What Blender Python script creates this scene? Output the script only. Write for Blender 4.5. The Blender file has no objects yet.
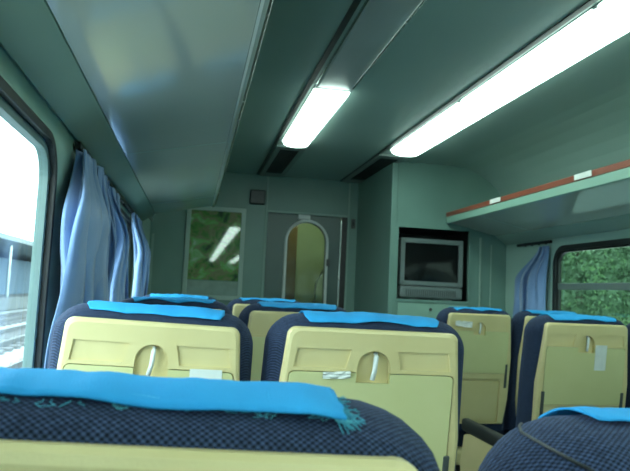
import bpy, bmesh, math, random
from mathutils import Vector, Matrix, noise
random.seed(7)
scn = bpy.context.scene
COL = scn.collection
H = 1.2                       # eye height above the carriage floor

# ------------------------------------------------------------ camera
cam_d = bpy.data.cameras.new('camera'); cam = bpy.data.objects.new('camera', cam_d); COL.objects.link(cam)
def camera_matrix():
    y = Vector((193 - 315, -(287 - 235.5), -640)).normalized()
    h = Vector((1, -.046, 0)); x = (h - y * h.dot(y)).normalized(); z = x.cross(y)
    return Matrix((x, y, z)).to_4x4()
cam.matrix_world = Matrix.Translation((0, 0, H)) @ camera_matrix()
cam_d.sensor_width = 36; cam_d.lens = 640 / 630 * 36; cam_d.clip_start = .01; cam_d.clip_end = 400
cam_d.dof.use_dof = True; cam_d.dof.focus_distance = 1.0; cam_d.dof.aperture_fstop = 13
scn.camera = cam
# ------------------------------------------------------------ light
SKY = 8.6; TUBE = 9.5
w = bpy.data.worlds.new('sky'); scn.world = w; w.use_nodes = True
wn = w.node_tree.nodes; wl = w.node_tree.links
bg = wn['Background']; bg.inputs['Strength'].default_value = SKY
tcw = wn.new('ShaderNodeTexCoord'); sep = wn.new('ShaderNodeSeparateXYZ'); rmp = wn.new('ShaderNodeValToRGB')
wl.new(tcw.outputs['Generated'], sep.inputs[0]); wl.new(sep.outputs[2], rmp.inputs[0]); wl.new(rmp.outputs[0], bg.inputs[0])
rmp.color_ramp.elements[0].position = 0; rmp.color_ramp.elements[0].color = (.80, .97, .98, 1)
rmp.color_ramp.elements[1].position = 1; rmp.color_ramp.elements[1].color = (.62, .82, .92, 1)
vs = scn.view_settings; vs.view_transform = 'Standard'; vs.look = 'None'; vs.gamma = 1; vs.use_curve_mapping = False
vs.exposure = 0.0
scn.cycles.use_denoising = True
scn.cycles.max_bounces = 8; scn.cycles.diffuse_bounces = 5; scn.cycles.sample_clamp_indirect = 4

# ------------------------------------------------------------ materials
def mat(name, color, rough=.5, metal=0, spec=.5, coat=0, emit=None, estr=0):
    m = bpy.data.materials.new(name); m.use_nodes = True
    b = m.node_tree.nodes['Principled BSDF']
    b.inputs['Base Color'].default_value = (*color, 1); b.inputs['Roughness'].default_value = rough
    b.inputs['Metallic'].default_value = metal; b.inputs['Specular IOR Level'].default_value = spec
    b.inputs['Coat Weight'].default_value = coat; b.inputs['Coat Roughness'].default_value = .08
    if emit: b.inputs['Emission Color'].default_value = (*emit, 1); b.inputs['Emission Strength'].default_value = estr
    return m
def N(m, t, **k):
    n = m.node_tree.nodes.new(t)
    for a, v in k.items(): setattr(n, a, v)
    return n
def mottled(name, c1, c2, scale=4, rough=.4, rvar=.1, bump=0, bscale=60, coord='Object', **k):
    m = mat(name, c1, rough, **k); L = m.node_tree.links; b = m.node_tree.nodes['Principled BSDF']
    tc = N(m, 'ShaderNodeTexCoord'); nz = N(m, 'ShaderNodeTexNoise'); nz.inputs['Scale'].default_value = scale; nz.inputs['Detail'].default_value = 4
    L.new(tc.outputs[coord], nz.inputs[0])
    cr = N(m, 'ShaderNodeValToRGB'); cr.color_ramp.elements[0].position = .3; cr.color_ramp.elements[1].position = .7
    cr.color_ramp.elements[0].color = (*c1, 1); cr.color_ramp.elements[1].color = (*c2, 1)
    L.new(nz.outputs[0], cr.inputs[0]); L.new(cr.outputs[0], b.inputs['Base Color'])
    mr = N(m, 'ShaderNodeMapRange'); mr.inputs['To Min'].default_value = max(0, rough - rvar); mr.inputs['To Max'].default_value = rough + rvar
    L.new(nz.outputs[0], mr.inputs[0]); L.new(mr.outputs[0], b.inputs['Roughness'])
    if bump:
        n2 = N(m, 'ShaderNodeTexNoise'); n2.inputs['Scale'].default_value = bscale; L.new(tc.outputs[coord], n2.inputs[0])
        bp = N(m, 'ShaderNodeBump'); bp.inputs['Strength'].default_value = bump; bp.inputs['Distance'].default_value = .002
        L.new(n2.outputs[0], bp.inputs['Height']); L.new(bp.outputs[0], b.inputs['Normal'])
    return m
SIDEW = mottled('lit_green_side_wall', (.34, .50, .42), (.38, .54, .46), 3, .35, .08)  # paler copy of the wall green, lamp and window light put into the colour
WALL = mottled('green_wall_laminate', (.145, .255, .215), (.17, .29, .245), 3, .38, .08)
CEIL = mottled('green_ceiling_panel', (.28, .395, .35), (.31, .43, .385), 2, .32, .06)
RACKP = mottled('glossy_rack_panel', (.52, .54, .47), (.56, .58, .51), 2, .12, .04, coat=.3)
COVE = mottled('green_cove', (.28, .39, .32), (.31, .42, .35), 3, .45, .05)
LIP = mottled('pale_green_lip', (.24, .40, .32), (.27, .44, .35), 5, .4, .05)
REDS = mottled('brown_red_strip', (.23, .055, .03), (.28, .075, .04), 9, .35, .08)
BEIGE = mottled('beige_seat_plastic', (.66, .55, .27), (.71, .60, .31), 6, .42, .07, bump=.15, bscale=420)
TRAYM = mottled('tray_plastic', (.60, .58, .28), (.64, .62, .32), 6, .36, .06, bump=.1, bscale=420)
DGREY = mottled('dark_grey_plastic', (.05, .06, .06), (.075, .085, .08), 20, .4, .1)
LGREY = mottled('pale_grey_plastic', (.58, .62, .60), (.66, .69, .66), 20, .35, .08)
CYAN = mottled('cyan_cloth', (.028, .33, .72), (.04, .39, .80), 14, .75, .1, bump=.5, bscale=700, spec=.2)
THREAD = mottled('loose_thread', (.04, .30, .45), (.10, .42, .50), 90, .8, .1)
BLACK = mottled('black_rubber', (.012, .014, .014), (.02, .022, .022), 9, .45, .1)
STEEL = mottled('steel_trim', (.42, .47, .45), (.5, .55, .53), 12, .25, .08, metal=.9)
SASH = mottled('grey_green_sash', (.24, .36, .32), (.28, .41, .36), 8, .4, .08)
SASHW = mottled('window_sash', (.13, .20, .19), (.16, .24, .225), 8, .4, .08)
PAPER = mottled('white_paper', (.68, .70, .66), (.76, .78, .74), 30, .7, .1, bump=.3, bscale=150)
DOORM = mottled('dark_green_door', (.065, .11, .10), (.08, .13, .115), 3, .35, .08)
FLOORM = mottled('floor_vinyl', (.06, .07, .07), (.09, .10, .10), 30, .5, .1)
TVS = mottled('silver_tv_plastic', (.12, .155, .15), (.15, .185, .18), 10, .35, .05)
SCREEN = mottled('tv_screen', (.004, .005, .005), (.007, .008, .008), 3, .12, .04, spec=.2)
TUBEM = mat('lit_diffuser', (.8, .85, .82), .5, emit=(.74, 1.0, .90), estr=TUBE)
DIFF = mottled('unlit_diffuser', (.40, .44, .42), (.45, .49, .47), 4, .3, .05)
HOUSE = mottled('strip_housing', (.17, .22, .20), (.20, .25, .23), 6, .35)
def fabric():
    m = mat('navy_waffle_fabric', (.03, .045, .10), .85, spec=.2); L = m.node_tree.links; b = m.node_tree.nodes['Principled BSDF']
    b.inputs['Sheen Weight'].default_value = .12; b.inputs['Sheen Roughness'].default_value = .4
    b.inputs['Sheen Tint'].default_value = (.45, .55, .9, 1)
    tc = N(m, 'ShaderNodeTexCoord'); s = N(m, 'ShaderNodeSeparateXYZ'); L.new(tc.outputs['Object'], s.inputs[0])
    add = N(m, 'ShaderNodeMath', operation='ADD'); L.new(s.outputs[1], add.inputs[0]); L.new(s.outputs[2], add.inputs[1])
    def wave(out, k):
        a = N(m, 'ShaderNodeMath', operation='MULTIPLY'); L.new(out, a.inputs[0]); a.inputs[1].default_value = k
        c = N(m, 'ShaderNodeMath', operation='SINE'); L.new(a.outputs[0], c.inputs[0]); return c.outputs[0]
    p = N(m, 'ShaderNodeMath', operation='MULTIPLY'); L.new(wave(s.outputs[0], 1250), p.inputs[0]); L.new(wave(add.outputs[0], 1150), p.inputs[1])
    mr = N(m, 'ShaderNodeMapRange'); mr.inputs['From Min'].default_value = -.6; mr.inputs['From Max'].default_value = .6
    L.new(p.outputs[0], mr.inputs[0])
    nz = N(m, 'ShaderNodeTexNoise'); nz.inputs['Scale'].default_value = 260; L.new(tc.outputs['Object'], nz.inputs[0])
    ad = N(m, 'ShaderNodeMath', operation='MULTIPLY'); L.new(mr.outputs[0], ad.inputs[0]); L.new(nz.outputs[0], ad.inputs[1])
    cr = N(m, 'ShaderNodeValToRGB'); cr.color_ramp.elements[0].color = (.004, .006, .013, 1); cr.color_ramp.elements[1].color = (.052, .082, .165, 1)
    cr.color_ramp.elements[1].position = .6
    L.new(ad.outputs[0], cr.inputs[0]); L.new(cr.outputs[0], b.inputs['Base Color'])
    bp = N(m, 'ShaderNodeBump'); bp.inputs['Strength'].default_value = .7; bp.inputs['Distance'].default_value = .0012
    L.new(ad.outputs[0], bp.inputs['Height']); L.new(bp.outputs[0], b.inputs['Normal'])
    return m
FABRIC = fabric()
CURT = mottled('blue_curtain_cloth', (.15, .25, .46), (.19, .31, .55), 8, .55, .1, bump=.3, bscale=500, spec=.4)
CURT.node_tree.nodes['Principled BSDF'].inputs['Sheen Weight'].default_value = .4
def glass(name, tint, fac_gloss=.12):
    m = bpy.data.materials.new(name); m.use_nodes = True; nt = m.node_tree; nt.nodes.clear(); L = nt.links
    o = nt.nodes.new('ShaderNodeOutputMaterial'); t = nt.nodes.new('ShaderNodeBsdfTransparent'); g = nt.nodes.new('ShaderNodeBsdfGlossy')
    g.inputs['Roughness'].default_value = .02; t.inputs[0].default_value = (*tint, 1)
    fr = nt.nodes.new('ShaderNodeFresnel'); fr.inputs[0].default_value = 1.5
    geo = nt.nodes.new('ShaderNodeNewGeometry'); inv = nt.nodes.new('ShaderNodeMath'); inv.operation = 'SUBTRACT'; inv.inputs[0].default_value = 1; L.new(geo.outputs['Backfacing'], inv.inputs[1])
    mu = nt.nodes.new('ShaderNodeMath'); mu.operation = 'MULTIPLY'; L.new(fr.outputs[0], mu.inputs[0]); L.new(inv.outputs[0], mu.inputs[1])
    mx = nt.nodes.new('ShaderNodeMixShader'); L.new(mu.outputs[0], mx.inputs[0]); L.new(t.outputs[0], mx.inputs[1]); L.new(g.outputs[0], mx.inputs[2])
    L.new(mx.outputs[0], o.inputs[0]); return m
GLASS = glass('window_glass', (.93, .98, .97)); TGLASS = glass('tinted_window_glass', (.42, .50, .45))

# ------------------------------------------------------------ mesh helpers
def link(name, me, m, parent=None, smooth=False):
    me.name = name
    o = bpy.data.objects.new(name, me); COL.objects.link(o)
    if m: 
        for k in (m if isinstance(m, (list, tuple)) else [m]): me.materials.append(k)
    if parent: o.parent = parent
    if smooth:
        for p in me.polygons: p.use_smooth = True
    return o
def from_bm(name, bm, m, parent=None, smooth=False, auto=None):
    bmesh.ops.recalc_face_normals(bm, faces=bm.faces[:])
    me = bpy.data.meshes.new(name); bm.to_mesh(me); bm.free()
    o = link(name, me, m, parent, smooth)
    return o
def box(bm, x0, x1, y0, y1, z0, z1, bev=0, seg=2, mi=0):
    r = bmesh.ops.create_cube(bm, size=1); vs_ = r['verts']
    for v in vs_: v.co = Vector(((x0 + x1) / 2 + v.co.x * (x1 - x0), (y0 + y1) / 2 + v.co.y * (y1 - y0), (z0 + z1) / 2 + v.co.z * (z1 - z0)))
    fs = list({f for v in vs_ for f in v.link_faces})
    for f in fs: f.material_index = mi
    if bev:
        es = list({e for v in vs_ for e in v.link_edges})
        bmesh.ops.bevel(bm, geom=es, offset=bev, segments=seg, affect='EDGES', profile=.5)
def boxo(name, x0, x1, y0, y1, z0, z1, m, parent=None, bev=.004):
    bm = bmesh.new(); box(bm, x0, x1, y0, y1, z0, z1, bev); return from_bm(name, bm, m, parent)
def prism(bm, pts, y0, y1, bev=0):
    """closed polygon (x,z) extruded along y"""
    a = [bm.verts.new((x, y0, z)) for x, z in pts]; b = [bm.verts.new((x, y1, z)) for x, z in pts]; n = len(pts)
    f = [bm.faces.new(a), bm.faces.new(b[::-1])]
    for i in range(n): f.append(bm.faces.new((a[i], a[(i + 1) % n], b[(i + 1) % n], b[i])))
    if bev: bmesh.ops.bevel(bm, geom=f[0].edges[:] + f[1].edges[:], offset=bev, segments=2, affect='EDGES', profile=.5)
def prismo(name, pts, y0, y1, m, parent=None, bev=0):
    bm = bmesh.new(); prism(bm, pts, y0, y1, bev); return from_bm(name, bm, m, parent)
def tube(bm, pts, r, seg=8, taper=None):
    rings = []
    for i, p in enumerate(pts):
        p = Vector(p); d = (Vector(pts[min(i + 1, len(pts) - 1)]) - Vector(pts[max(i - 1, 0)])).normalized()
        u = d.cross(Vector((0, 0, 1)) if abs(d.z) < .9 else Vector((1, 0, 0))).normalized(); v = d.cross(u)
        rr = r if taper is None else r * (1 + (taper - 1) * i / (len(pts) - 1))
        rings.append([bm.verts.new(p + (u * math.cos(a) + v * math.sin(a)) * rr) for a in [2 * math.pi * k / seg for k in range(seg)]])
    for a, b in zip(rings, rings[1:]):
        for k in range(seg): bm.faces.new((a[k], a[(k + 1) % seg], b[(k + 1) % seg], b[k]))
    bm.faces.new(rings[0][::-1]); bm.faces.new(rings[-1])
def rrect(x0, x1, z0, z1, r, n=8):
    """rounded rectangle, ccw; also the matching corner index of each point"""
    out = []
    for ci, (cx, cz, a0) in enumerate(((x1 - r, z1 - r, 0), (x0 + r, z1 - r, 90), (x0 + r, z0 + r, 180), (x1 - r, z0 + r, 270))):
        for k in range(n + 1):
            a = math.radians(a0 + 90 * k / n); out.append((cx + r * math.cos(a), cz + r * math.sin(a), ci))
    return out
def empty(name, loc, label=None, cat=None, group=None, kind=None, rot=0):
    o = bpy.data.objects.new(name, None); o.empty_display_size = .1; COL.objects.link(o); o.location = loc; o.rotation_euler.z = rot
    return tag(o, label, cat, group, kind)
def tag(o, label=None, cat=None, group=None, kind=None):
    if label: o['label'] = label
    if cat: o['category'] = cat
    if group: o['group'] = group
    if kind: o['kind'] = kind
    return o
def struct(o): o['kind'] = 'structure'; return o
def solid(o, t, off=1):
    s = o.modifiers.new('thick', 'SOLIDIFY'); s.thickness = t; s.offset = off; return o

# ------------------------------------------------------------ carriage shell  (x: -0.38 .. 2.32, camera at x=0,y=0)
XL, XR = -.38, 2.32
ZS = H + .43                                  # top of the flat side wall
YB, YE = -14.3, 5.5                            # back end, front end wall
TVY, TVX = 4.5, 1.43                          # closet front and closet side
Z0W, Z1W = H - .42, H + .375
WIN = [(-13.55 + 2 * k, -12.15 + 2 * k) for k in range(7)] + [(.40, 1.80), (2.45, 3.85)]
struct(boxo('floor', XL - .06, XR + .06, YB, YE + 1.6, -.08, 0, FLOORM, bev=0))
def side_wall(name, X, out):
    bm = bmesh.new()
    def P(y, z): return bm.verts.new((X, y, z))
    def quad(y0, y1, z0, z1): bm.faces.new((P(y0, z0), P(y1, z0), P(y1, z1), P(y0, z1)))
    edges = [YB] + [e for w_ in WIN for e in (w_[0] - .15, w_[1] + .15)] + [YE]
    for i in range(0, len(edges), 2):
        if edges[i + 1] - edges[i] > 1e-4: quad(edges[i], edges[i + 1], 0, ZS + .12)
    for (a, b) in WIN:
        c0, c1 = a - .15, b + .15
        corners = [P(c1, ZS + .12), P(c0, ZS + .12), P(c0, 0), P(c1, 0)]
        loop = rrect(a, b, Z0W, Z1W, .12); vl = [P(y, z) for y, z, _ in loop]; n = len(loop)
        for k in range(n):
            k2 = (k + 1) % n; ca, cb = loop[k][2], loop[k2][2]
            if ca == cb: bm.faces.new((vl[k], vl[k2], corners[ca]))
            else: bm.faces.new((vl[k], vl[k2], corners[cb], corners[ca]))
    bmesh.ops.remove_doubles(bm, verts=bm.verts[:], dist=1e-5)
    nm = Vector((out, 0, 0))
    ret = bmesh.ops.extrude_face_region(bm, geom=bm.faces[:])
    for v in ret['geom']:
        if isinstance(v, bmesh.types.BMVert): v.co.x += out * .036
    return struct(from_bm(name, bm, SIDEW))
side_wall('wall_left', XL, -1); side_wall('wall_right', XR, 1)
def ring(bm, X0, X1, y0, y1, z0, z1, r, wd):
    """rounded frame of width wd (inwards), from x=X0 to X1"""
    o_ = rrect(y0, y1, z0, z1, r); i_ = rrect(y0 + wd, y1 - wd, z0 + wd, z1 - wd, max(.01, r - wd)); n = len(o_)
    A = [bm.verts.new((X0, y, z)) for y, z, _ in o_]; B = [bm.verts.new((X0, y, z)) for y, z, _ in i_]
    C_ = [bm.verts.new((X1, y, z)) for y, z, _ in o_]; D = [bm.verts.new((X1, y, z)) for y, z, _ in i_]
    for k in range(n):
        j = (k + 1) % n
        for q in ((A[k], A[j], B[j], B[k]), (C_[k], C_[j], D[j], D[k]), (A[k], A[j], C_[j], C_[k]), (B[k], B[j], D[j], D[k])): bm.faces.new(q)
wi = 1
for side, X, s, gm in (('left', XL, -1, GLASS), ('right', XR, 1, TGLASS)):
    for (a, b) in WIN:
        e = struct(empty('window_%d' % wi, (X, (a + b) / 2, Z0W))); wi += 1
        inv = Matrix.Translation((-X, -(a + b) / 2, -Z0W))
        def put(name, bm, m, par=e):
            bmesh.ops.transform(bm, matrix=inv, verts=bm.verts[:]); return from_bm(name, bm, m, par)
        bm = bmesh.new(); ring(bm, X - s * .005, X + s * .033, a, b, Z0W, Z1W, .12, .022 if side == 'left' else .030); put('window_frame', bm, BLACK)
        bm = bmesh.new(); ring(bm, X + s * .010, X + s * .033, a + .0225, b - .0225, Z0W + .0225, Z1W - .0225, .098, .020); put('sash', bm, SASHW if side == 'left' else BLACK)
        bm = bmesh.new(); g_ = [bm.verts.new((X + s * .022, y, z)) for y, z, _ in rrect(a + .045, b - .045, Z0W + .045, Z1W - .045, .08)]
        f_ = bm.faces.new(g_); r_ = bmesh.ops.extrude_face_region(bm, geom=[f_])
        for v in r_['geom']:
            if isinstance(v, bmesh.types.BMVert): v.co.x += s * .005
        put('glass_pane', bm, gm)
        if side == 'right':
            bm = bmesh.new(); box(bm, X + .004, X + .028, a + .048, b - .048, H + .092, H + .132, .004); put('transom_bar', bm, HOUSE)

# ceiling: flat centre with coves down to the walls above the racks
prof = [(XL, ZS + .10), (XL, H + .66)]
for k in range(9):
    a = math.radians(180 - 90 * k / 8); prof.append((XL + .47 + .47 * math.cos(a), H + .66 + .355 * math.sin(a)))
prof += [(XR - (x - XL), z) for x, z in prof[::-1]]
bm = bmesh.new(); A = [bm.verts.new((x, YB, z)) for x, z in prof]; B = [bm.verts.new((x, YE, z)) for x, z in prof]
for k in range(len(prof) - 1): bm.faces.new((A[k], A[k + 1], B[k + 1], B[k]))
ce = struct(from_bm('ceiling', bm, CEIL, smooth=False)); solid(ce, .03, 0)
# normals may face in either direction; keep the thickness centred
ZC = H + 1.015
struct(boxo('wall_back', XL, XR, YB - .06, YB, 0, ZC + .02, WALL, bev=0))
# end wall with a doorway
bm = bmesh.new()
box(bm, XL, .60, YE, YE + .06, 0, ZC + .02); box(bm, 1.31, XR, YE, YE + .06, 0, ZC + .02); box(bm, .60, 1.31, YE, YE + .06, H + .69, ZC + .02)
struct(from_bm('wall_front', bm, WALL))
for i, (x, zz0, zz1, wd) in enumerate(((.585, 0, ZC - .02, .014), (1.318, 0, ZC - .02, .014), (-.355, 0, H + .43, .02))):
    struct(boxo('trim_%d' % (i + 1), x - wd / 2, x + wd / 2, YE - .008, YE - .0005, zz0, zz1, SASH, bev=.002))
struct(boxo('trim_4', .60, 1.31, YE - .010, YE + .06, H + .675, H + .692, SASH, bev=.002))

# closet that carries the television: front wall with an opening, and side wall to the end wall
OX0, OX1, OZ0, OZ1 = 1.455, 2.02, H - .02, H + .515
bm = bmesh.new()
loop = rrect(OX0, OX1, OZ0, OZ1, .012, 4)
for yy in (TVY, TVY + .03):
    cs = [bm.verts.new((x, yy, z)) for x, z in ((XR, ZC + .01), (TVX, ZC + .01), (TVX, 0), (XR, 0))]
    vl = [bm.verts.new((x, yy, z)) for x, z, _ in loop]; n = len(vl)
    for k in range(n):
        j = (k + 1) % n; ca, cb = loop[k][2], loop[j][2]
        bm.faces.new((vl[k], vl[j], cs[ca]) if ca == cb else (vl[k], vl[j], cs[cb], cs[ca]))
    if yy == TVY: f0 = vl
for k in range(n): bm.faces.new((f0[k], f0[(k + 1) % n], vl[(k + 1) % n], vl[k]))
struct(from_bm('wall_closet', bm, WALL))
struct(boxo('wall_closet_side', TVX - .03, TVX, TVY, YE, 0, ZC, WALL, bev=0))
struct(boxo('trim_5', TVX - .034, TVX + .014, TVY - .012, TVY + .004, 0, ZC - .005, WALL, bev=.006))
struct(boxo('trim_6', 2.10, 2.114, TVY - .01, TVY - .0005, 0, H + .47, COVE, bev=.002))
struct(boxo('trim_7', 2.19, 2.20, TVY - .006, TVY - .0005, 0, H + .42, COVE, bev=.002))
tvf = empty('television_opening_frame', ((OX0 + OX1) / 2, TVY, OZ0), 'recessed dark box frame around the television in the closet wall', 'frame')
bm = bmesh.new()
def rect_ring(bm, x0, x1, z0, z1, y0, y1, wd):
    o_ = [(x0, z0), (x1, z0), (x1, z1), (x0, z1)]; i_ = [(x0 + wd, z0 + wd), (x1 - wd, z0 + wd), (x1 - wd, z1 - wd), (x0 + wd, z1 - wd)]
    vs4 = [[bm.verts.new((x, y, z)) for x, z in l] for l in (o_, i_) for y in (y0, y1)]
    O0, O1, I0, I1 = vs4
    for k in range(4):
        j = (k + 1) % 4
        for q in ((O0[k], O0[j], I0[j], I0[k]), (O1[k], O1[j], I1[j], I1[k]), (O0[k], O0[j], O1[j], O1[k]), (I0[k], I0[j], I1[j], I1[k])): bm.faces.new(q)
rect_ring(bm, OX0 - .014 - tvf.location.x, OX1 + .014 - tvf.location.x, -.014, OZ1 - OZ0 + .014, -.012, -.001, .018)
from_bm('edge_frame', bm, WALL, tvf)
bm = bmesh.new(); cx = tvf.location.x; W_ = (OX1 - OX0) / 2; hh = OZ1 - OZ0
box(bm, -W_ - .01, -W_, .031, .50, -.01, hh + .01); box(bm, W_, W_ + .01, .031, .50, -.01, hh + .01)
box(bm, -W_, W_, .031, .50, hh, hh + .01); box(bm, -W_, W_, .031, .50, -.011, -.001); box(bm, -W_, W_, .49, .50, 0, hh)
from_bm('recess_box', bm, BLACK, tvf)
# television
tv = empty('television', (1.732, TVY + .02, OZ0 + .001), 'silver television with dark screen set in the closet wall', 'television')
bm = bmesh.new(); tw, th = .245, .455
box(bm, -tw, tw, .02, .09, .035, th, .012, 3); from_bm('rear_casing', bm, DGREY, tv)
bm = bmesh.new(); box(bm, -.19, .19, .09, .38, .06, th - .05, .05, 3); from_bm('tube_housing', bm, DGREY, tv)
bm = bmesh.new(); rect_ring(bm, -tw, tw, .105, th, -.012, .02, .034); bmesh.ops.bevel(bm, geom=bm.edges[:], offset=.004, segments=2, affect='EDGES'); from_bm('bezel', bm, TVS, tv)
bm = bmesh.new()
NX = 14
g = [[bm.verts.new((-tw + .034 + (2 * tw - .068) * i / NX, .004 - .010 * math.cos((i / NX - .5) * math.pi) * math.cos((k / NX - .5) * math.pi), .139 + (th - .173) * k / NX)) for i in range(NX + 1)] for k in range(NX + 1)]
for k in range(NX):
    for i in range(NX): bm.faces.new((g[k][i], g[k][i + 1], g[k + 1][i + 1], g[k + 1][i]))
from_bm('screen', bm, SCREEN, tv, smooth=True)
bm = bmesh.new(); box(bm, -tw, tw, -.020, .05, .012, .10, .018, 3); from_bm('speaker_bar', bm, TVS, tv)
bm = bmesh.new()
for k in range(24): box(bm, -.2 + k * .0165, -.192 + k * .0165, -.0225, -.0195, .03, .075)
from_bm('speaker_grille', bm, DGREY, tv)
for a_ in (-.17, .10): boxo('foot', a_, a_ + .07, 0, .2, 0, .02, DGREY, tv, .003)
cd = empty('closet_door', (1.74, TVY, 0), 'pale green cupboard door below the television', 'door')
boxo('door_panel', -.27, .27, -.014, -.002, .12, H - .045, LIP, cd, .003)
bm = bmesh.new(); tube(bm, [(-.02, -.022, H - .085), (-.02, -.013, H - .085)], .012, 14); from_bm('lock', bm, DGREY, cd)

# ------------------------------------------------------------ vestibule and its door
bm = bmesh.new()
box(bm, -.02, .02, YE + .07, YE + 1.5, 0, ZC); box(bm, 1.60, 1.64, YE + .07, YE + 1.5, 0, ZC); box(bm, -.02, 1.64, YE + 1.5, YE + 1.54, 0, ZC)
VEST = mottled('vestibule_laminate', (.34, .42, .27), (.40, .48, .32), 5, .4)
struct(from_bm('wall_vestibule', bm, VEST))
bm = bmesh.new(); box(bm, -.02, 1.64, YE + .06, YE + 1.54, ZC - .02, ZC); struct(from_bm('ceiling_vestibule', bm, CEIL))
vl_ = empty('vestibule_fill_lamp', (1.2, YE + .9, ZC - .02), 'unseen lamp added to brighten the vestibule beyond the arched door glass', 'lamp')  # added lamp, out of view, brightens what shows through the door glass
boxo('lamp_body', -.10, .10, -.10, .10, -.012, -.001, STEEL, vl_, .003)
bm = bmesh.new(); box(bm, -.08, .08, -.08, .08, -.04, -.012, .01); from_bm('lamp_cover', bm, mat('vestibule_fill_light', (.8, .8, .7), .5, emit=(.85, 1, .6), estr=28), vl_)
vp = empty('vestibule_cabinet', (.93, YE + 1.30, 0), 'brown narrow cabinet seen through the arched door glass', 'cabinet')
BROWN = mottled('brown_laminate', (.16, .10, .035), (.20, .13, .05), 6, .4)
boxo('cabinet_body', -.16, .12, -.15, .15, 0, H + .75, BROWN, vp, .006); boxo('door_edge', -.035, -.022, -.157, -.15, .05, H + .70, BLACK, vp, .001)
bm = bmesh.new(); tube(bm, [(1.30, YE + 1.44, .9), (1.32, YE + 1.41, 1.3), (1.38, YE + 1.41, 1.42), (1.44, YE + 1.44, 1.5)], .014, 8)
tag(from_bm('grab_rail', bm, STEEL), 'steel grab rail on the green vestibule wall behind the door glass', 'rail')

dr = struct(empty('door_1', (.93, YE + .02, 0)))
DX0, DX1 = -.325, .325; DZ = H + .675
ax, aw, az0, azc = .025, .168, H - .25, H + .44      # arched glass: centre, half width, bottom, spring line
arch = []
for k in range(17):
    a = math.radians(180 * k / 16); arch.append((ax + aw * math.cos(a), azc + aw * math.sin(a), 0 if k < 8 else 1))
arch += [(ax - aw, az0, 2), (ax + aw, az0, 3)]
bm = bmesh.new(); prev = None
for yy in (0, .03):
    cs = [bm.verts.new((x, yy, z)) for x, z in ((DX1, DZ), (DX0, DZ), (DX0, .01), (DX1, .01))]
    vl = [bm.verts.new((x, yy, z)) for x, z, _ in arch]; n = len(vl)
    for k in range(n):
        j = (k + 1) % n; ca, cb = arch[k][2], arch[j][2]
        bm.faces.new((vl[k], vl[j], cs[ca]) if ca == cb else (vl[k], vl[j], cs[cb], cs[ca]))
    if prev:
        for k in range(n): bm.faces.new((prev[k], prev[(k + 1) % n], vl[(k + 1) % n], vl[k]))
        for k in range(4): bm.faces.new((pc[k], pc[(k + 1) % 4], cs[(k + 1) % 4], cs[k]))
    prev, pc = vl, cs
from_bm('door_leaf', bm, DOORM, dr)
bm = bmesh.new(); n = len(arch)
def archpts(off):
    p = [(ax + (aw + off) * math.cos(math.radians(180 * k / 16)), azc + (aw + off) * math.sin(math.radians(180 * k / 16))) for k in range(17)]
    return p + [(ax - aw - off, az0 - off), (ax + aw + off, az0 - off)]
R_ = [[bm.verts.new((x, y, z)) for x, z in archpts(o)] for o, y in ((.002, -.001), (.006, -.016), (.024, -.016), (.030, -.001))]
for a, b in zip(R_, R_[1:]):
    for k in range(n): bm.faces.new((a[k], a[(k + 1) % n], b[(k + 1) % n], b[k]))
from_bm('glass_frame', bm, LGREY, dr)
bm = bmesh.new(); bm.faces.new([bm.verts.new((x, .014, z)) for x, z in archpts(0)]); g_ = from_bm('glass_pane', bm, GLASS, dr); solid(g_, .004, 0)
boxo('edge_strip', .318, .332, -.022, .0, .02, DZ - .03, STEEL, dr, .002)
boxo('door_gap_strip', .333, .379, -.018, .02, .01, DZ, BLACK, dr, .002)  # black strip standing in for the dark gap beside the door
boxo('door_handle', .205, .235, -.03, -.001, H + .235, H + .30, DGREY, dr, .005)
sg = boxo('door_lamp', .865, .975, YE - .006, YE + .018, H + .632, H + .676, LGREY, None, .006); tag(sg, 'small pale indicator box over the arched door glass', 'indicator')
sp = empty('wall_display', (.50, YE, H + .735), 'black square box high on the end wall left of the door', 'box')
boxo('display_body', -.066, .066, -.04, -.001, 0, .125, BLACK, sp, .006); boxo('display_face', -.055, .055, -.043, -.040, .012, .113, DGREY, sp, .001)
sw = empty('wall_switch', (1.362, YE, H + .58), 'small black switch on the wall right of the door', 'switch')
boxo('switch_plate', -.018, .018, -.014, -.001, 0, .085, DGREY, sw, .003); boxo('switch_button', -.008, .008, -.018, -.014, .025, .06, BLACK, sw, .002)

# framed glass panel on the end wall
pn = empty('framed_panel', (.160, YE, H - .10), 'framed glass panel showing green scenery on the end wall', 'picture')
bm = bmesh.new(); rect_ring(bm, -.25, .25, 0, .79, -.022, -.001, .038); bmesh.ops.bevel(bm, geom=bm.edges[:], offset=.003, segments=1, affect='EDGES'); from_bm('frame', bm, mottled('panel_frame', (.34, .45, .39), (.38, .50, .44), 9, .35), pn)
PIC = bpy.data.materials.new('green_scenery'); PIC.use_nodes = True
b = PIC.node_tree.nodes['Principled BSDF']; L = PIC.node_tree.links
tc = N(PIC, 'ShaderNodeTexCoord'); nz = N(PIC, 'ShaderNodeTexNoise'); nz.inputs['Scale'].default_value = 9; nz.inputs['Detail'].default_value = 5; nz.inputs['Distortion'].default_value = .8
cr = N(PIC, 'ShaderNodeValToRGB'); e0 = cr.color_ramp.elements
e0[0].position = .34; e0[0].color = (.03, .06, .03, 1); e0[1].position = .72; e0[1].color = (.42, .55, .40, 1)
for p_, c_ in ((.45, (.10, .26, .06)), (.52, (.24, .21, .12)), (.58, (.16, .42, .10))):
    x_ = e0.new(p_); x_.color = (*c_, 1)
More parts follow.
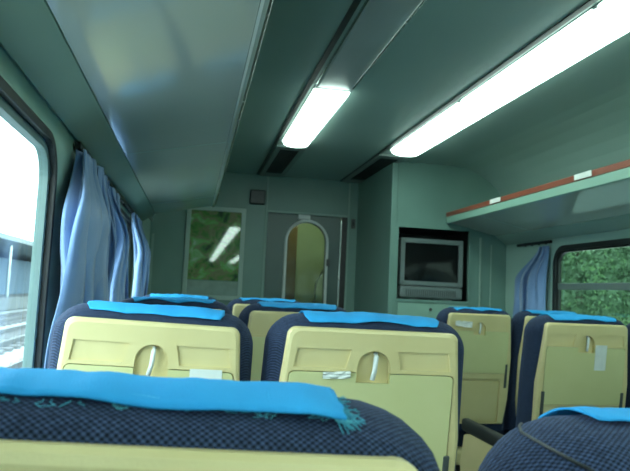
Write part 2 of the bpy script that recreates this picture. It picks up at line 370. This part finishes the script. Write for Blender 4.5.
L.new(tc.outputs['Object'], nz.inputs[0]); L.new(nz.outputs[0], cr.inputs[0]); L.new(cr.outputs[0], b.inputs['Base Color']); b.inputs['Roughness'].default_value = .04; b.inputs['Coat Weight'].default_value = 1; b.inputs['Coat Roughness'].default_value = .02; b.inputs['Coat IOR'].default_value = 1.5
boxo('picture', -.213, .213, -.012, -.008, .165, .763, PIC, pn, 0)  # pane face coloured with green and brown noise
boxo('lower_pane', -.213, .213, -.012, -.006, .027, .158, mottled('lower_glass', (.26, .34, .29), (.34, .43, .37), 12, .08, .03), pn, 0)

# ------------------------------------------------------------ ceiling strips, lights, vents
def light_unit(x0, x1, y0, y1, lit, label, group=None):
    e = empty('ceiling_light', ((x0 + x1) / 2, (y0 + y1) / 2, ZC - .012), label, 'ceiling light', group)
    w_, l_ = (x1 - x0) / 2, (y1 - y0) / 2
    for a_, b_ in ((-w_ - .010, -w_), (w_, w_ + .010)): boxo('side_rail', a_, b_, -l_, l_, -.007, -.001, STEEL, e, .001)
    bm = bmesh.new(); pts = []
    for k in range(9):
        a = math.pi * k / 8; pts.append((-w_ * math.cos(a), -.010 - (.036 if lit else .006) * math.sin(a) ** .6))
    prism(bm, [(-w_, -.002)] + pts + [(w_, -.002)], -l_ + .0115, l_ - .0115)
    from_bm('diffuser', bm, TUBEM if lit else DIFF, e)
    for s in (-1, 1): boxo('end_cap', -w_ - .009, w_ + .009, min(s * l_, s * (l_ - .011)), max(s * l_, s * (l_ - .011)), -.014 if lit else -.012, -.001, LGREY, e, .002)
    return e
struct(boxo('trim_8', .475, .735, YB + .01, YE - .005, ZC - .0125, ZC - .006 - .005, HOUSE, bev=0))
struct(boxo('trim_9', 1.215, 1.505, YB + .01, YE - .005, ZC - .0125, ZC - .006 - .005, HOUSE, bev=0))
struct(boxo('trim_10', .478, .502, YB + .01, YE - .01, ZC - .020, ZC - .0125, BLACK, bev=0))
struct(boxo('trim_11', 1.222, 1.246, YB + .01, YE - .01, ZC - .020, ZC - .0125, BLACK, bev=0))
light_unit(.528, .700, 2.99, 4.17, True, 'lit ceiling light of the left strip, beyond the grey unlit cover')
light_unit(.528, .700, 1.80, 2.98, False, 'unlit grey ceiling light cover of the left strip')
for k in range(12): light_unit(.528, .700, .61 - 1.19 * k, 1.79 - 1.19 * k, k > 0, 'ceiling light of the left strip behind the viewpoint', 'ceiling lights behind the viewpoint')
light_unit(1.272, 1.470, 2.985, 4.15, True, 'far lit ceiling light of the right strip, nearest the end wall')
light_unit(1.272, 1.470, 1.868, 2.982, True, 'middle lit ceiling light of the right strip, longest in view')
light_unit(1.272, 1.470, .77, 1.865, True, 'lit ceiling light cut by the top right corner, nearest of the right strip')
for k in range(12): light_unit(1.272, 1.470, -.43 - 1.19 * k, .75 - 1.19 * k, True, 'ceiling light of the right strip behind the viewpoint', 'ceiling lights behind the viewpoint')
for x0, x1, lab in ((.505, .712, 'dark slatted ceiling vent at the end of the left light strip'), (1.235, 1.445, 'dark slatted ceiling vent at the end of the right light strip')):
    e = empty('ceiling_vent', ((x0 + x1) / 2, 4.88, ZC - .013), lab, 'vent'); w_ = (x1 - x0) / 2
    bm = bmesh.new()
    for a_, b_, c_, d_ in ((-w_, -w_ + .035, -.58, .58), (w_ - .035, w_, -.58, .58), (-w_ + .035, w_ - .035, -.58, -.50), (-w_ + .035, w_ - .035, .44, .58)): box(bm, a_, b_, c_, d_, -.018, 0, .002)
    from_bm('vent_frame', bm, HOUSE, e)
    boxo('vent_backing', -w_ + .036, w_ - .036, -.499, .439, -.004, -.001, BLACK, e, 0)
    bm = bmesh.new()
    for k in range(22): box(bm, -w_ + .037, w_ - .037, -.49 + k * .042, -.475 + k * .042, -.016, -.005)
    from_bm('slats', bm, BLACK, e)

# ------------------------------------------------------------ luggage racks
def rack(mir, label, y1):
    s = -1 if mir else 1; X0 = XR if mir else XL
    e = empty('luggage_rack', (X0, 0, ZS), label, 'luggage rack')
    fx = lambda pts: [(s * x, z) for x, z in pts]
    y0 = YB + .1
    prismo('cove_panel', fx([(.002, 0), (.012, -.006), (.096, .052), (.096, .064), (.002, .064)]), y0, y1, COVE, e)
    prismo('shelf', fx([(.098, .056), (.475, .137), (.475, .150), (.098, .070)]), y0, y1, RACKP, e)
    prismo('lip', fx([(.476, .132), (.482, .126), (.492, .130), (.494, .175), (.484, .175), (.476, .160)]), y0, y1, LIP if mir else RACKP, e)
    if mir: prismo('red_strip', fx([(.478, .177), (.497, .177), (.499, .205), (.492, .210), (.478, .208)]), y0, y1, REDS, e)
    else:
        bm = bmesh.new(); tube(bm, [(.499, y0, .150), (.499, y1, .150)], .0045, 10); tube(bm, [(.494, y0, .181), (.494, y1, .181)], .006, 10); from_bm('edge_trim', bm, STEEL, e, smooth=True)
    for k in range(9): prismo('bracket', fx([(.10, .072), (.474, .152), (.474, .158), (.10, .11)]), y1 - .012 - k * 1.2, y1 - k * 1.2, COVE, e)
    # seat-row joints across the underside
    for k in range(5): prismo('panel_joint', fx([(.100, .0555), (.474, .1360), (.474, .1368), (.100, .0563)]), y1 - .50 - k * 1.5, y1 - .495 - k * 1.5, COVE, e)
    return e
rack(False, 'glossy grey green luggage rack over the left windows', 4.47)
rk = rack(True, 'luggage rack with brown red edge strip over the right windows', 4.484)
for yy, lab in ((3.69, 'dim white number plate on the red rack edge nearer the television'), (2.77, 'bright white number plate on the red rack edge at right')):
    pl = empty('number_plate', (XR - .4995, yy, ZS + .180), lab, 'label')
    boxo('plate', -.003, .0005, -.07, .07, 0, .028, PAPER, pl, .001)
# black curtain rails with curtains
def rail(X, s, y0, y1, label):
    bm = bmesh.new(); box(bm, X + s * .004 if s > 0 else X - .024, X + .024 if s > 0 else X - .004, y0, y1, ZS - .032, ZS - .012, .003)
    for k in range(int((y1 - y0) / .09)): box(bm, min(X + s * .012, X + s * .02), max(X + s * .012, X + s * .02), y0 + .05 + k * .09, y0 + .06 + k * .09, ZS - .038, ZS - .03)
    tag(from_bm('curtain_rail', bm, BLACK), label, 'curtain rail')
rail(XL, 1, 1.99, 4.4, 'black curtain rail along the top of the left wall')
rail(XR, -1, 3.86, 4.30, 'black curtain rail along the top of the right wall')
def curtain(X, s, ytop, ybot, folds, amp, zt, zb, label, seed, base=.045, bulge=0, swag=0):
    rnd = random.Random(seed); ph = [rnd.uniform(0, 6.28) for _ in range(6)]
    NU, NV = folds * 14, 44; bm = bmesh.new(); g = []
    for j in range(NV + 1):
        v = j / NV; z = zt + (zb - zt) * v; k = min(1, v * 3.6); k = k * k * (3 - 2 * k)
        ya = ytop[0] + (ybot[0] - ytop[0]) * k; yb = ytop[1] + (ybot[1] - ytop[1]) * k; row = []
        A_ = amp * (.45 + .55 * k)
        for i in range(NU + 1):
            u = i / NU
            wv = math.sin(2 * math.pi * folds * u + .9 * math.sin(3 * v + ph[0]) + 1.1 * math.sin(5.1 * u + ph[1]))
            wv2 = math.sin(2 * math.pi * folds * .5 * u + ph[2] + 2.2 * v)
            sw_ = .6 * math.sin(2 * math.pi * folds * 2 * u + 5 * v + ph[3]) * (1 - .6 * k)
            nn = noise.noise(Vector((u * 5, v * 3.5, seed))) * .6
            sag = noise.noise(Vector((u * 9 + 3, v * 5, seed + 4)))
            x = X + s * (base * (.45 + .55 * k) + bulge * math.sin(math.pi * u) * k + A_ * (.74 * wv + .20 * wv2 + .10 * sw_ + .8 * nn) * .60)
            y = ya + (yb - ya) * u + .50 * A_ * math.sin(4 * math.pi * folds * u + 2 * ph[0] + 2.5 * v) + .25 * A_ * math.cos(2 * math.pi * folds * u + ph[4]) + .008 * sag
            x = max(x, X + .006) if s > 0 else min(x, X - .006)
            row.append(bm.verts.new((x, y, z + swag * sag * .02 * (1 - v))))
        g.append(row)
    for j in range(NV):
        for i in range(NU): bm.faces.new((g[j][i], g[j][i + 1], g[j + 1][i + 1], g[j + 1][i]))
    o = from_bm('curtain', bm, CURT, smooth=True); solid(o, .0025, 0); tag(o, label, 'curtain'); return o
curtain(XL, 1, (1.95, 2.42), (1.72, 2.40), 8, .075, ZS - .041, H - .46, 'large pleated blue curtain beside the bright left window', 3, .065, .01, 1)
curtain(XL, 1, (2.42, 2.95), (2.68, 3.00), 6, .060, ZS - .041, H - .46, 'blue curtain hanging just beyond the large pleated left one', 11, .060, .01, 1)
curtain(XL, 1, (3.60, 4.10), (3.70, 4.10), 6, .065, ZS - .041, H - .46, 'far narrow blue curtain near the end wall on the left', 21, .075)
curtain(XR, -1, (3.87, 4.00), (3.88, 4.22), 3, .055, ZS - .05, H - .46, 'blue curtain at the far edge of the right window', 31, .055)

# ------------------------------------------------------------ seats
HT = H - .050                  # ridge of the backrest
T_ = .13
def back_outline(inset, zin, zlow=.46):
    """closed (x,z) outline, rounded shoulders"""
    hw = .225 - inset; top = HT - zin; r = max(.012, .075 - inset * .75); pts = []
    for k in range(9):
        a = math.radians(90 * k / 8); pts.append((hw - r + r * math.sin(math.radians(90) - a), top - r + r * math.sin(a)))
    pts += [(x_, top + .003 * math.cos(x_ / (hw - r) * math.pi / 2)) for x_ in [(hw - r) * (1 - 2 * q / 8) for q in range(1, 8)]]
    pts += [(-x, z) for x, z in pts[8::-1]]
    low = [(-hw - .005, H - .32), (-hw - .003, H - .55), (-hw + .006, zlow)]
    return pts + low + [(-x, z) for x, z in low[::-1]]
def lean(z): return .13 * (HT - z)
def build_backrest():
    bm = bmesh.new(); rings = []
    st = [math.cos(math.pi * k / 12) for k in range(13)]
    for c in st:
        y = T_ / 2 - T_ / 2 * c; q_ = 1 - math.sqrt(max(0, 1 - c * c)); ins = .040 * q_
        rings.append([bm.verts.new((x, y + lean(z), z)) for x, z in back_outline(ins, .030 * q_)])
    n = len(rings[0])
    for a, b in zip(rings, rings[1:]):
        for k in range(n): bm.faces.new((a[k], a[(k + 1) % n], b[(k + 1) % n], b[k]))
    bm.faces.new(rings[0]); bm.faces.new(rings[-1][::-1])
    return bm
def bake(o):
    dg = bpy.context.evaluated_depsgraph_get(); me = bpy.data.meshes.new_from_object(o.evaluated_get(dg)); o.modifiers.clear(); o.data = me
def build_panel():
    """beige rear shell, with sunk fields, latch niche and tray bed"""
    bm = bmesh.new()
    hw = .187; top = HT - .027; r = .020; pts = []
    for k in range(6):
        a = math.radians(90 * k / 5); pts.append((hw - r + r * math.cos(a), top - r + r * math.sin(a)))
    pts += [(-x, z) for x, z in pts[::-1]]
    pts += [(-.207, H - .32), (-.204, H - .56), (-.186, .50)] ; pts += [(-x, z) for x, z in pts[-1:-4:-1]]
    cz = H - .45
    def sc(p, d):
        x, z = p; return (x - d * (1 if x > 0 else -1), z - d * (1 if z > cz else -1))
    rings = [[bm.verts.new((x, y + lean(z), z)) for x, z in (sc(p, d) for p in pts)] for y, d in ((.022, 0), (-.006, 0), (-.013, .003), (-.016, .009))]
    n = len(pts)
    for a, b in zip(rings, rings[1:]):
        for k in range(n): bm.faces.new((a[k], a[(k + 1) % n], b[(k + 1) % n], b[k]))
    bm.faces.new(rings[0]); bm.faces.new(rings[-1][::-1])
    o = from_bm('back_panel', bm, BEIGE)
    cutters = []
    def cut(ptsxz, depth):
        b2 = bmesh.new(); n2 = len(ptsxz)
        a = [b2.verts.new((x, -.05 + lean(z), z)) for x, z in ptsxz]; c = [b2.verts.new((x, -.016 + depth + lean(z), z)) for x, z in ptsxz]
        b2.faces.new(a); b2.faces.new(c[::-1])
        for k in range(n2): b2.faces.new((a[k], a[(k + 1) % n2], c[(k + 1) % n2], c[k]))
        q = from_bm('cutter', b2, BEIGE); cutters.append(q)
        md = o.modifiers.new('b', 'BOOLEAN'); md.operation = 'DIFFERENCE'; md.object = q; md.solver = 'EXACT'
    zt = top
    for s in (-1, 1):
        p4 = [(s * .050, zt - .046), (s * .165, zt - .046), (s * .172, zt - .088), (s * .060, zt - .088)]
        cut(p4 if s > 0 else p4[::-1], .005)
    tz0, tz1 = zt - .335, zt - .0955
    tr = [(x, z) for x, z, _ in rrect(-.181, .181, tz0, tz1, .012, 4)]; cut(tr, .010)
    ni = [(.036 * math.cos(math.radians(180 * k / 14)), zt - .083 + .036 * math.sin(math.radians(180 * k / 14))) for k in range(15)] + [(-.036, zt - .118), (.036, zt - .118)]
    cut(ni, .0135)
    cut([(x, z) for x, z, _ in rrect(-.150, .150, zt - .62, zt - .365, .02, 4)], .009)
    bake(o)
    for c in cutters: bpy.data.objects.remove(c)
    return o, tz0, tz1, zt
def build_cover(seed, torn=False, back=.5, hw=.150, xoff=0):
    """cyan cloth laid over the ridge; x across, path from the rear edge over to the front"""
    bm = bmesh.new(); NU, NP = 60, 26; g = []
    for i in range(NU + 1):
        u = i / NU * 2 - 1; row = []
        edge = 14 + 50 * back * (.35 + .65 * abs(noise.noise(Vector((u * 1.3, seed * 3.1, 0)))) * 2) if not torn else 55 * back + 5 * noise.noise(Vector((u * 2, seed, 1)))
        if torn: edge -= 6 * (1 + u) / 2
        edge += 26 * max(0, abs(u) - .93) / .07 * (0 if torn else 1)
        for j in range(NP + 1):
            t = j / NP; lift = .0030 + .0020 * noise.noise(Vector((u * 4, t * 3, seed))) + .002 * (1 - t) * noise.noise(Vector((u * 10, t * 2, seed + 5)))
            lift += .004 * math.exp(-((u - .2 * seed % 1) * 4) ** 2) * (1 - t)
            hwj = hw * (1 + (.02 * noise.noise(Vector((t * 7, seed, u)))) )
            if torn: hwj *= 1 + .05 * noise.noise(Vector((t * 30, 0, 7))) * (u > .8)
            x = xoff + u * hwj
            if t < .7:
                a = math.radians(edge + (180 - edge) * t / .7); y = T_ / 2 - (T_ / 2 + lift) * math.cos(a); z = HT - .030 + .003 * math.cos(u * 1.3) + (.030 + lift) * math.sin(a)
            else:
                q = (t - .7) / .3; y = T_ + lift; z = HT - .030 - .20 * q
            row.append(bm.verts.new((x, y + lean(z), z)))
        g.append(row)
    for i in range(NU):
        for j in range(NP): bm.faces.new((g[i][j], g[i][j + 1], g[i + 1][j + 1], g[i + 1][j]))
    return bm
def make_seat():
    root = empty('train_seat', (0, 0, 0))
    from_bm('backrest', build_backrest(), FABRIC, root, smooth=False)
    pan, tz0, tz1, zt = build_panel(); pan.parent = root
    # tray
    bm = bmesh.new(); P0 = rrect(-.179, .179, tz0 + .002, tz1 - .002, .011, 4)
    niche = .037
    outl = [(x, z) for x, z, _ in P0]
    top_r = [(niche, tz1 - .002), (niche, zt - .119), (-niche, zt - .119), (-niche, tz1 - .002)]
    outl = outl[:5] + top_r + outl[5:]
    R = [[bm.verts.new((x * k, y + lean(z), z)) for x, z in outl] for y, k in ((-.007, 1), (-.0175, 1), (-.0185, .997))]
    n = len(outl)
    for a, b in zip(R, R[1:]):
        for k in range(n): bm.faces.new((a[k], a[(k + 1) % n], b[(k + 1) % n], b[k]))
    bm.faces.new(R[0]); bm.faces.new(R[-1][::-1])
    tr = from_bm('tray_table', bm, TRAYM, root)
    bm = bmesh.new(); zz = zt - .045
    tube(bm, [(.004, -.008 + lean(zz), zz - .008), (.003, -.017 + lean(zz), zz - .014), (.001, -.020 + lean(zz - .03), zz - .045), (-.004, -.024 + lean(zz - .05), zz - .066)], .0052, 10)
    tag(from_bm('latch', bm, LGREY, root, smooth=True), 'pale tray latch')
    for s in (-1, 1):
        bm = bmesh.new(); z1 = tz0 + .055
        prof_ = [(.0, z1), (.012, z1 + .004), (.014, z1 - .10), (.004, z1 - .12)]
        for (xa, xb) in ((.172, .186),):
            a = [(s * xa, -.021, z1), (s * xb, -.021, z1), (s * xb, -.021, z1 - .135), (s * xa, -.021, z1 - .135)]
            v1 = [bm.verts.new((x, y + lean(z), z)) for x, y, z in a]; v2 = [bm.verts.new((x, y + .012 + lean(z), z)) for x, y, z in a]
            bm.faces.new(v1); bm.faces.new(v2[::-1])
            for k in range(4): bm.faces.new((v1[k], v1[(k + 1) % 4], v2[(k + 1) % 4], v2[k]))
        bmesh.ops.bevel(bm, geom=bm.edges[:], offset=.002, segments=1, affect='EDGES')
        from_bm('tray_arm', bm, DGREY, root)
    # lower pocket
    bm = bmesh.new(); 
    za, zb = zt - .600, zt - .385
    R = [[bm.verts.new((x, y + lean(z), z)) for x, z, _ in rrect(-.140, .140, za, zb, .015, 4)] for y in (-.0065, -.013)]
    n = len(R[0])
    for k in range(n): bm.faces.new((R[0][k], R[0][(k + 1) % n], R[1][(k + 1) % n], R[1][k]))
    bm.faces.new(R[0]); bm.faces.new(R[1][::-1]); from_bm('lower_flap', bm, BEIGE, root)
    # seat cushion, side shells, pedestal
    bm = bmesh.new(); box(bm, -.222, .222, .17, .64, .34, .47, .045, 4); from_bm('cushion', bm, FABRIC, root, smooth=True)
    bm = bmesh.new(); box(bm, -.215, .215, .10, .60, .26, .345, .02, 2); from_bm('cushion_shell', bm, BEIGE, root)
    bm = bmesh.new(); box(bm, -.15, .15, .20, .45, .001, .265, .02, 2); from_bm('pedestal', bm, DGREY, root)
    return root
proto = make_seat()
COVERS = [from_bm('headrest_cover', build_cover(3.3 + k * 1.7, back=[.55, .35, .8][k]), CYAN, None, smooth=True).data for k in range(3)]
for o in [o for o in bpy.data.objects if o.name.startswith('headrest_cover')]: bpy.data.objects.remove(o)
# aisle-side armrest, built once per side
def armrest_parts(root, s):
    x0 = s * .232
    pts = [(.08, .30), (.62, .30), (.64, .40), (.60, .545), (.52, .565), (.20, .565), (.12, .53)]
    bm = bmesh.new(); a = [bm.verts.new((x0, y, z)) for y, z in pts]; b = [bm.verts.new((x0 + s * .028, y, z)) for y, z in pts]; n = len(pts)
    bm.faces.new(a); bm.faces.new(b[::-1])
    for k in range(n): bm.faces.new((a[k], a[(k + 1) % n], b[(k + 1) % n], b[k]))
    bmesh.ops.bevel(bm, geom=bm.edges[:], offset=.004, segments=2, affect='EDGES')
    from_bm('armrest_panel', bm, BEIGE, root)
    bm = bmesh.new(); xa, xb = sorted((x0 - s * .008, x0 + s * .036)); box(bm, xa, xb, .13, .62, .560, .622, .016, 3); from_bm('armrest_pad', bm, BLACK, root, smooth=True)
def seat(x, y, label, cover=0, arm=0, dz=0, lit=None, group=None, coverobj=True, roll=0, rec=0, sx=1):
    r = proto if not seat.used else None
    if r is None:
        r = proto.copy(); COL.objects.link(r)
        for ch in proto_children:
            c = ch.copy(); COL.objects.link(c); c.parent = r
    seat.used = True
    # tipped a little about the top edge of the rear panel
    P_ = Vector((x, y, H - .075)); Rm = Matrix.Rotation(roll, 4, 'Y') @ Matrix.Rotation(rec, 4, 'X')
    base = P_ + Rm @ (Vector((x, y, 0)) - P_)
    r.location = base + Vector((0, 0, dz)); r.rotation_euler = Rm.to_euler(); r.scale.x = sx; tag(r, label, 'seat', group)
    if coverobj:
        c = bpy.data.objects.new('headrest_cover', COVERS[cover % 3]); COL.objects.link(c); c.parent = r; solid(c, .0018, 1); tag(c, 'cyan cloth headrest cover')
    if arm: armrest_parts(r, arm)
    return r
seat.used = False; proto_children = list(proto.children)
LW, LA, RA, RW = -.065, .400, 1.600, 2.066
s1 = seat(-.042, .385, 'nearest navy seat across the bottom left, with the frayed cyan cover', dz=-.0145, coverobj=False, roll=.045, sx=1.02)
sD = seat(.447, .385, 'navy seat cut by the bottom right corner, with a diagonal seam', arm=1, dz=-.036, coverobj=False, roll=.0)
seat(LW - .008, 1.40, 'beige backed seat beside the left window, with a white paper tag on its tray', 0, roll=.035, sx=.965)
rM = seat(.408, 1.40, 'large beige backed seat in the middle, with paper scrap tucked above its tray', 1, arm=1, roll=.012, sx=1.06)
seat(LW, 2.40, 'seat directly behind the tagged window seat, only its cyan top showing', 2)
seat(LA, 2.40, 'seat half hidden beyond the middle seat, below the arched door', 0, arm=1)
seat(LW, 3.40, 'farthest seat on the left window side, only a cyan sliver showing', 1)
seat(LA, 3.40, 'farthest seat left of the aisle, only a corner of its beige back showing', 2, arm=1)
seat(RA, 2.40, 'beige backed seat at the right edge, with a white sticker on its tray', 1, arm=-1)
seat(RA, 3.40, 'aisle seat below the television, with a pale scrap by its latch', 2, arm=-1)
seat(RW, 3.40, 'navy and beige seat by the right window, mostly hidden behind its neighbours', 0)
for x_, y_ in ((LW, -.62), (LA, -.62), (RA, -.62), (RW, -.62), (RA, .38), (RW, .38), (RA, 1.40), (RW, 1.40), (RW, 2.40)):
    seat(x_, y_, 'navy and beige seat standing just outside the picture', 0, group='seats just outside the picture')
# covers of the two nearest seats
def squash(me, k):
    for v in me.vertices:
        if v.co.z > H - .085: v.co.z = H - .085 + (v.co.z - H + .085) * k
for r_, k_ in ((s1, .90), (sD, 1.0)):
    for o in r_.children:
        if o.name.startswith('backrest'): o.data = o.data.copy(); squash(o.data, k_)
c1 = from_bm('headrest_cover', build_cover(9.1, torn=True, back=.9, hw=.139, xoff=0), CYAN, s1, smooth=True); solid(c1, .0018, 1); tag(c1, 'cyan cloth headrest cover with a frayed end')
c2 = from_bm('headrest_cover', build_cover(5.2, torn=True, back=1.35, hw=.150), CYAN, sD, smooth=True); solid(c2, .0018, 1); tag(c2, 'cyan cloth headrest cover')
bm = bmesh.new()
def surf(x, a_deg, lift=.003):
    a = math.radians(a_deg); y = T_ / 2 - (T_ / 2 + lift) * math.cos(a); z = HT - .030 + (.030 + lift) * math.sin(a); return Vector((x, y + lean(z), z))
for k in range(46):
    a0 = random.uniform(42, 82); x0 = .137 + random.uniform(-.006, .002); ln = random.uniform(.003, .014); dr_ = random.uniform(-20, 8)
    pts = [surf(x0 + ln * q / 4, a0 + dr_ * (q / 4) ** 1.5 + random.uniform(-2, 2), .0035 + random.uniform(-.001, .0025)) for q in range(5)]
    tube(bm, pts, .0006, 5, .6)
for k in range(40):
    x0 = random.uniform(-.14, .14); ln = random.uniform(2, 9)
    pts = [surf(x0 + random.uniform(-.002, .002) * q, 50 - ln * q / 3, .004) for q in range(4)]
    tube(bm, pts, .0004, 5, .6)
from_bm('loose_threads', bm, THREAD, c1)
# stitched hem of the nearest cover
bm = bmesh.new()
for k in range(90):
    x0 = -.136 + k * .0030
    tube(bm, [surf(x0, 57 + 2 * math.sin(k * .3), .0062), surf(x0 + .002, 57 + 2 * math.sin(k * .3), .0062)], .0006, 5)
from_bm('stitching', bm, mottled('pale_blue_thread', (.10, .50, .85), (.15, .58, .9), 50, .7), c1)
# diagonal seam on the right-hand near seat: walks over the rounded shoulder
bm = bmesh.new(); pts = [Vector(p) for p in ((-.176, .112, 1.139), (-.184, .098, 1.1375), (-.192, .0789, 1.1359), (-.1932, .0563, 1.1351), (-.1913, .0406, 1.1332), (-.188, .0296, 1.1311), (-.1839, .0205, 1.1288), (-.1782, .0132, 1.1261), (-.170, .009, 1.120))]
br = [o for o in sD.children if o.name.startswith('backrest')][0]
from mathutils.bvhtree import BVHTree
tr_ = BVHTree.FromPolygons([v.co for v in br.data.vertices], [p.vertices[:] for p in br.data.polygons])
pts = [tr_.find_nearest(p)[0] + tr_.find_nearest(p)[1] * .0006 for p in pts]
tube(bm, pts, .0013, 6)
tag(from_bm('seam', bm, BLACK, br), 'dark diagonal seam')

for o in [c1] + list(c1.children): squash(o.data, .90)
# papers
def paper(name, x, y, z, w_, h_, label, rot=0, crump=0, seed=0):
    bm = bmesh.new(); n = 10; g = []
    for j in range(n + 1):
        row = []
        for i in range(n + 1):
            u, v = i / n - .5, j / n - .5; d = noise.noise(Vector((u * 2.2, v * 2.2, seed))) * crump
            taper = 1 - (.5 * abs(noise.noise(Vector((u * 3, seed, 2)))) if crump > .004 else 0)
            row.append(bm.verts.new((u * w_, -.0006 - abs(d), v * h_ * taper)))
        g.append(row)
    for j in range(n):
        for i in range(n): bm.faces.new((g[j][i], g[j][i + 1], g[j + 1][i + 1], g[j + 1][i]))
    o = from_bm(name, bm, PAPER, smooth=False); solid(o, .0006, 0)
    o.location = (x, y, z); o.rotation_euler = (math.atan(.13), rot, 0); tag(o, label, 'paper'); return o
def ty(row, z, extra=.0195): return row + .13 * (HT - z) - extra
paper('paper_tag', .038, ty(1.4, H - .186), H - .186, .068, .026, 'white paper tag on the tray beside the left window', .02, .001, 1)
paper('paper_scrap', .322, ty(1.4, H - .178, .021), H - .178, .062, .017, 'torn white scrap tucked over the middle tray edge', -.05, .009, 2)
paper('paper_sticker', 1.665, ty(2.4, H - .214), H - .214, .052, .105, 'white sticker on the tray at the right edge', 0, .001, 3)
paper('paper_scrap', 1.50, ty(3.4, H - .136, .022), H - .136, .100, .035, 'pale scrap by the latch of the seat under the television', .05, .010, 4)

# ------------------------------------------------------------ outside
GR = mottled('ballast', (.28, .31, .31), (.38, .40, .40), 1.5, .9, .05)
struct(boxo('ground', -60, 60, -30, 160, -1.32, -1.22, GR, bev=0))
RAIL = mottled('rail_steel', (.09, .10, .105), (.12, .13, .135), 3, .4, .1)
for i, x in enumerate((-3.6, -7.0, -10.4)):
    e = empty('railway_track', (x, 60, -1.22), ['pale grey railway track nearest the left window', 'second railway track outside the left window', 'third and farthest railway track outside the left window'][i], 'track')
    for s in (-1, 1):
        bm = bmesh.new(); box(bm, s * .75 - .05, s * .75 + .05, -60, 95, .12, .28); from_bm('rail', bm, RAIL, e)
    bm = bmesh.new()
    for k in range(150): box(bm, -1.2, 1.2, -55 + k, -54.7 + k, .02, .12)
    from_bm('sleepers', bm, mottled('sleeper_concrete', (.18, .185, .19), (.22, .225, .23), 3, .9), e)
e = empty('platform_building', (-19.5, 45, -1.22), 'pale blue building with long roof beyond the tracks', 'building')
boxo('building_wall', -3, 3, -28, 40, .05, 4.2, mottled('pale_blue_render', (.10, .17, .23), (.12, .19, .25), .5, .8), e, .02)
boxo('platform_edge', 3, 6, -30, 42, .05, 1.0, mottled('pale_concrete', (.14, .16, .16), (.18, .20, .20), .5, .9), e, .02)
prismo('roof', [(-4, 4.2), (7.2, 5.0), (7.2, 5.35), (-4, 6.3)], -30, 42, mottled('pale_roof', (.16, .20, .21), (.20, .24, .25), .5, .7), e)
for k in range(9): 
    bm = bmesh.new(); tube(bm, [(6, -28 + k * 8.5, 1.0), (6, -28 + k * 8.5, 4.9)], .12, 8); from_bm('post', bm, STEEL, e)
bm = bmesh.new()
GX = [0, 1.2, 2.6, 4.5, 7, 11, 16]; GZ = [0, .6, 1.9, 3.9, 6.2, 8.6, 10.5]; gg = []
for j in range(90):
    row = []
    for i in range(7):
        y = -20 + j; n_ = noise.noise(Vector((i * .9, y * .35, 4)))
        row.append(bm.verts.new((14.5 + GX[i], y, -1.22 + GZ[i] * (1 + .18 * n_) + .35 * n_ * (i > 0))))
    gg.append(row)
for j in range(89):
    for i in range(6): bm.faces.new((gg[j][i], gg[j][i + 1], gg[j + 1][i + 1], gg[j + 1][i]))
BANK = mottled('green_bank', (.05, .11, .04), (.13, .24, .08), 2.2, .9, .05)
bk = struct(from_bm('embankment', bm, BANK, smooth=True))
# trees outside the right window
LEAF = mottled('tree_leaves', (.03, .08, .03), (.22, .34, .20), 1.6, .6, .1)
BARK = mottled('tree_bark', (.06, .045, .03), (.10, .075, .05), 6, .9, .05)
def tree(x, y, h, label, seed):
    rnd = random.Random(seed); e = empty('tree', (x, y, -1.22), label, 'tree')
    bm = bmesh.new(); tube(bm, [(0, 0, .02), (.1, .05, h * .35), (-.05, .1, h * .7)], .16, 8, .4)
    for k in range(6):
        a = rnd.uniform(0, 6.28); z = h * rnd.uniform(.2, .55); tube(bm, [(0, 0, z), (math.cos(a) * .8, math.sin(a) * .8, z + .7)], .05, 6, .4)
    from_bm('trunk', bm, BARK, e)
    bm = bmesh.new()
    blobs = [(Vector((rnd.uniform(-1.1, 1.1), rnd.uniform(-1.5, 1.5), rnd.uniform(.10, .98) * h)), rnd.uniform(.45, .95)) for _ in range(24)]
    for c, r in blobs:
        for q in range(520):
            d = Vector((rnd.gauss(0, 1), rnd.gauss(0, 1), rnd.gauss(0, 1))).normalized() * r * rnd.uniform(.6, 1.05)
            p = c + d; s_ = rnd.uniform(.03, .07); n1 = Vector((rnd.gauss(0, 1), rnd.gauss(0, 1), rnd.gauss(0, 1))).normalized(); n2 = n1.orthogonal().normalized()
            n3 = n1.cross(n2)
            bm.faces.new([bm.verts.new(p + n2 * s_), bm.verts.new(p + n3 * s_ * .5), bm.verts.new(p - n2 * s_), bm.verts.new(p - n3 * s_ * .5)])
    me = bpy.data.meshes.new('foliage'); bm.to_mesh(me); bm.free(); o = link('foliage', me, LEAF, e)
for i, (x, y, h) in enumerate(((7.0, 4.2, 4.3), (7.2, 8.9, 4.9), (7.6, 12.9, 4.4), (8.4, 17.6, 5.0), (12.2, 11.0, 6.0), (12.8, 15.6, 6.2), (13.4, 20.6, 6.8), (9.2, 21.3, 5.5))):
    tree(x, y, h, 'leafy green tree outside the right window', 50 + i)
for o in bpy.data.objects:
    if o.name.startswith('tree') and o.type == 'EMPTY': o['group'] = 'trees outside the right window'
